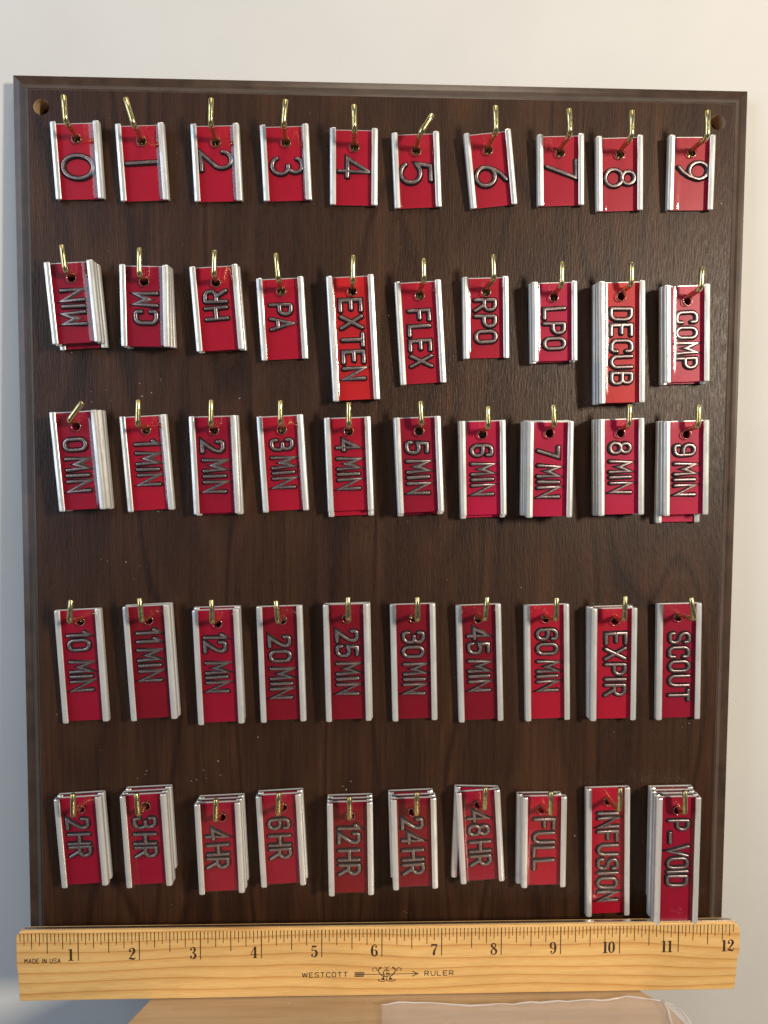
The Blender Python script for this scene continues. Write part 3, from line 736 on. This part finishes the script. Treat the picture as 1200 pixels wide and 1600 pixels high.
def print_text(s, x0, x1, z0, h, wid, name='printed_words'):
    vs, fs = [], []; adv = 0; items = []
    for ch in s:
        if ch == ' ': adv += .5; continue
        items.append((ch, adv)); adv += GL[ch][0]+.30
    tot = (adv-.30)*h; kx = (x1-x0)/tot
    for ch, a in items:
        parts_ = []
        for pl, c in GL[ch][1]:
            pl = [Vector((p[0], p[1])) for p in pl]
            if c: parts_.append((pl, 1)); continue
            cur = [pl[0]]
            for i in range(1, len(pl)):
                cur.append(pl[i])
                if i < len(pl)-1 and (pl[i]-pl[i-1]).normalized().dot((pl[i+1]-pl[i]).normalized()) < .5: parts_.append((cur, 0)); cur = [pl[i]]
            parts_.append((cur, 0))
        for qq, (pl, c) in enumerate(parts_):
            pts = [(p[0]*kx, p[1], wid/h) for p in pl]
            if c: pts.append(pts[0])
            P2 = [Vector((p[0], p[1])) for p in pts]; base = len(vs); n = len(P2)
            for i in range(n):
                if c and i in (0, n-1): d = (P2[1]-P2[-2]).normalized()
                else:
                    d1 = (P2[i]-P2[i-1]).normalized() if i else (P2[1]-P2[0]).normalized(); d2 = (P2[i+1]-P2[i]).normalized() if i < n-1 else d1
                    d = (d1+d2); d = d.normalized() if d.length > .05 else d1
                nn = Vector((-d.y, d.x))
                for sg in (-1, 1):
                    vs.append(Vector((x0+a*h*kx+P2[i].x*h+nn.x*sg*wid/2, YP-.0001*qq, z0+P2[i].y*h+nn.y*sg*wid/2)))
            for i in range(n-1): fs.append((base+2*i, base+2*i+1, base+2*i+3, base+2*i+2))
    return mesh_obj(name, vs, fs, M_INK, ruler)
GL['G'] = (.58, [(rounded([(.56, .74), (.56, 1), (0, 1), (0, 0), (.56, 0), (.56, .45), (.32, .45)], [0, R, R, R, R, 0, 0]), 0)])
print_text('MADE IN USA', .13, .71, .645, .074, .0125)
print_text('WESTCOTT', 4.675, 5.43, .335, .080, .0135)
print_text('RULER', 6.72, 7.20, .335, .080, .0135)
# arrow with a scrolled monogram
vs, fs = [], []
def st(pts, w_, k=1, per=6): flat_strokes([[(x, y, w_) for x, y in pts]], 1, 0, 0, vs, fs, per, YP-.0001*k)
AY = .372
st([(5.55, AY), (6.60, AY)], .012)
for q in range(9): st([(5.55+q*.018, AY-.035), (5.565+q*.018, AY+.035)], .010, 2)
st([(5.545, AY+.034), (5.70, AY+.034)], .012, 3); st([(5.545, AY-.034), (5.70, AY-.034)], .012, 3)
st([(6.615, AY), (6.57, AY+.012), (6.51, AY+.045)], .014, 4); st([(6.615, AY), (6.57, AY-.012), (6.51, AY-.045)], .014, 4)
CX = 6.085
for sg in (-1, 1):
    st([(CX+sg*.22, AY+.05), (CX+sg*.245, AY+.085), (CX+sg*.19, AY+.11), (CX+sg*.16, AY+.07), (CX+sg*.19, AY+.055)], .010, 5)
    st([(CX+sg*.10, AY+.125), (CX+sg*.14, AY+.07), (CX+sg*.11, AY), (CX+sg*.05, AY-.05), (CX+sg*.09, AY-.09), (CX+sg*.05, AY-.08)], .016, 6)
    st([(CX+sg*.105, AY+.11), (CX+sg*.104, AY+.111)], .034, 7); st([(CX+sg*.055, AY-.085), (CX+sg*.054, AY-.084)], .036, 7)
    st([(CX+sg*.01, AY-.115), (CX+sg*.08, AY-.125), (CX+sg*.14, AY-.105), (CX+sg*.13, AY-.085)], .012, 8)
    st([(CX+sg*.05, AY+.135), (CX, AY+.11)], .008, 9)
st([(CX, AY+.12), (CX, AY-.12)], .009, 10)
st([(CX+.04, AY+.05), (CX-.02, AY+.075), (CX-.06, AY+.02), (CX-.03, AY-.04), (CX+.03, AY-.03), (CX+.04, AY+.01), (CX, AY+.012)], .014, 11)
mesh_obj('arrow_emblem', vs, fs, M_INK, ruler)

# ------------------------------------------------------------------ table, film, wall, dust
nup = Vector((0, -math.sin(LEAN), math.cos(LEAN)))
TP = Vector((0, -.40, RZT-RW))
def tab(px, py): return on_plane(px, py, TP, nup)
def t2w(p): return TOWORLD @ p        # these are already given in board space; kept there and turned with everything else
La, Lb = tab(228, 1567), tab(196, 1601); Ra, Rc, Rb = tab(1008, 1551), tab(1046, 1573), tab(1074, 1601)
dl = (Lb-La).normalized(); dr = (Rb-Rc).normalized(); dr0 = (Rc-Ra).normalized()
yb = Vector((0, math.cos(LEAN), math.sin(LEAN)))   # horizontal, away from the viewer
xax = Vector((1, 0, 0))
def tl_(p): return Vector(((p-TP).x, (p-TP).dot(yb), 0))
pa, pb_, pr_a, prc, prb = tl_(La), tl_(Lb), tl_(Ra), tl_(Rc), tl_(Rb)
dl2 = (pb_-pa).normalized(); dr2 = (prb-prc).normalized(); dra = (pr_a-prc).normalized()
outl = [pa-dl2*.12, pa, pb_, pb_+dl2*1.2, Vector((pb_.x-1.2, -7, 0)), Vector((prb.x+1.2, -7, 0)), prb+dr2*1.2, prb, prc, pr_a, pr_a+dra*.12]
outl += [Vector((pr_a.x-.05, .75, 0)), Vector((pa.x+.10, .75, 0))]
tm = Matrix((xax, yb, nup)).transposed().to_4x4(); tm.translation = TP - nup*.002
table = thing('side_table', 'small polished tan wooden table top under the board and ruler', 'table', tm)
n = len(outl); bev = .05
cen = sum(outl, Vector())/n
vs = []
for z, s in ((-.75, 1.0), (-bev, 1.0), (-bev*.3, .998), (0, .994)):
    for p in outl: q = cen+(p-cen)*s; vs.append(Vector((q.x, q.y, z)))
fs = []
for i in range(3):
    for k in range(n): q = (k+1) % n; fs.append((i*n+k, i*n+q, (i+1)*n+q, (i+1)*n+k))
fs.append(tuple(range(n))); fs.append(tuple(3*n+k for k in range(n)))
o = mesh_obj('table_top', vs, fs, M_TABLE, table); recalc(o.data)
vs, fs = tube([Vector((0, -2.5, -.75)), Vector((0, -2.5, -2)), Vector((0, -2.5, -24))], [1.6, 1.2, 1.2], 24); mesh_obj('pedestal', vs, fs, M_TABLE, table)

# cloudy plastic film lying on the right of the table
edge = [(596, 1577), (640, 1573), (700, 1577), (760, 1578), (830, 1574), (900, 1571), (950, 1569), (978, 1565), (1000, 1567), (1030, 1570), (1052, 1577), (1066, 1590), (1080, 1606)]
NX, NY = 60, 14; vs, fs = [], []; rnd = random.Random(11)
el = [tl_(tab(*p)) for p in edge]
def lerp_edge(t):
    f_ = t*(len(el)-1); i = min(int(f_), len(el)-2); return el[i].lerp(el[i+1], f_-i)
for i in range(NX+1):
    t = i/NX; a = lerp_edge(t); b_ = Vector((a.x*.98, -2.9, 0))
    for j in range(NY+1):
        s = (j/NY)**1.3; p = a.lerp(b_, s)
        wr = .030*math.sin(p.x*5+p.y*9+.8*math.sin(p.x*2.3))+s*(.018*math.sin(p.x*13-p.y*6+1)+.012*math.sin(p.x*23+p.y*17))+.02*math.exp(-((p.x-3.9)/.08)**2)*(1+math.sin(p.y*8))
        z = .03+abs(wr)+ (.035*math.exp(-(j/1.2)**2)) + 0
        vs.append(Vector((p.x, p.y, z)))
for i in range(NX):
    for j in range(NY): k = i*(NY+1)+j; fs.append((k, k+1, k+NY+2, k+NY+1))
nfilm = len(fs)
M_FOLD_GLINT, nt, b = mat('plastic_fold_glint'); setp(b, color=(.92, .88, .86), rough=.12, alpha=.38)  # whiter edge and fold of the film; the highlight is put into the colour
edge_glint = [vs[i*(NY+1)]+Vector((0, 0, .004)) for i in range(NX+1)]
hv, hf = tube(edge_glint, [.005+.007*abs(math.sin(i*.37)) for i in range(NX+1)], 6)
fold = [vs[46*(NY+1)+j]+Vector((.03*math.sin(j), 0, .012)) for j in range(NY+1)]
h2, f2 = tube(fold, [.022-.0012*j for j in range(NY+1)], 6)
n0 = len(vs); vs += hv; fs += [tuple(n0+i for i in f) for f in hf]; n0 = len(vs); vs += h2; fs += [tuple(n0+i for i in f) for f in f2]
o = mesh_obj('plastic_film', vs, fs, [M_FILM, M_FOLD_GLINT], None, smooth=True, midx=[0]*nfilm+[1]*(len(fs)-nfilm))
sm = o.modifiers.new('thick', 'SOLIDIFY'); sm.thickness = .004*IN; sm.offset = 1
o.matrix_basis = tm
o['label'] = 'crinkled cloudy plastic wrap lying on the table below the ruler'; o['category'] = 'plastic wrap'

# wall: stands upright in the world behind the leaning board
top_back = TOWORLD @ Vector((0, TH, 0))
WY = top_back.y+.03
wl = mesh_obj('wall', [(-60, WY, -60), (60, WY, -60), (60, WY, 50), (-60, WY, 50), (-60, WY+1, -60), (60, WY+1, -60), (60, WY+1, 50), (-60, WY+1, 50)],
              [(0, 1, 2, 3), (5, 4, 7, 6), (0, 3, 7, 4), (1, 5, 6, 2), (3, 2, 6, 7), (0, 4, 5, 1)], M_WALL)
wl['kind'] = 'structure'
wl['world'] = 1

# dust specks on the board and table
vs, fs = [], []
def speck(p, r, up_):
    n = len(vs); s = [rnd.uniform(.6, 1.5) for _ in range(3)]; a = rnd.uniform(0, 3.14)
    ux = Vector((math.cos(a), 0, math.sin(a))); uz = Vector((-math.sin(a), 0, math.cos(a))); uy = Vector((0, 1, 0))
    for d in (ux*s[0], -ux*s[0], uy*.5, -uy*.5, uz*s[2]*.7, -uz*s[2]*.7): vs.append(p+d*r)
    for f_ in ((0, 2, 4), (4, 2, 1), (1, 2, 5), (5, 2, 0), (0, 4, 3), (4, 1, 3), (1, 5, 3), (5, 0, 3)): fs.append(tuple(n+i for i in f_))
for _ in range(85):
    p = Vector((rnd.uniform(-5.6, 5.6), -.004, rnd.uniform(-14, -.6))); speck(p, rnd.choice([.004, .005, .006, .007, .010]), 0)
for cx_, cz_ in ((215, 1370), (640, 1425), (235, 1222), (160, 880), (165, 620), (235, 600), (1075, 1235), (330, 1212), (540, 1228), (210, 885), (960, 700)):
    c = at(cx_, cz_)
    for _ in range(rnd.randint(2, 5)): speck(Vector((c.x+rnd.gauss(0, .14), -.004, c.z+rnd.gauss(0, .12))), rnd.uniform(.005, .011), 0)
for px, py in ((452, 1569), (540, 1565), (574, 1565), (628, 1566), (710, 1561), (503, 1573), (860, 1558), (660, 1572)):
    speck(tab(px, py)+nup*.012, .016 if px == 452 else .008, 0)
o = mesh_obj('dust', vs, fs, M_DUST); o['kind'] = 'stuff'; o['label'] = 'white dust specks scattered over the dark board'

# ------------------------------------------------------------------ bake inches to metres, turn the board frame into the world
S3 = Matrix.Scale(IN, 4)
for me in {o.data for o in col.objects if o.type == 'MESH'}: me.transform(S3)
for o in list(col.objects):
    if o.type not in ('MESH', 'EMPTY'): continue
    if o.parent:
        m = o.matrix_basis.copy(); m.translation *= IN; o.matrix_basis = m
    else:
        m = o.matrix_basis.copy(); m.translation *= IN
        o.matrix_basis = m if o.get('world') else TOWORLD @ m
if 'world' in wl: del wl['world']
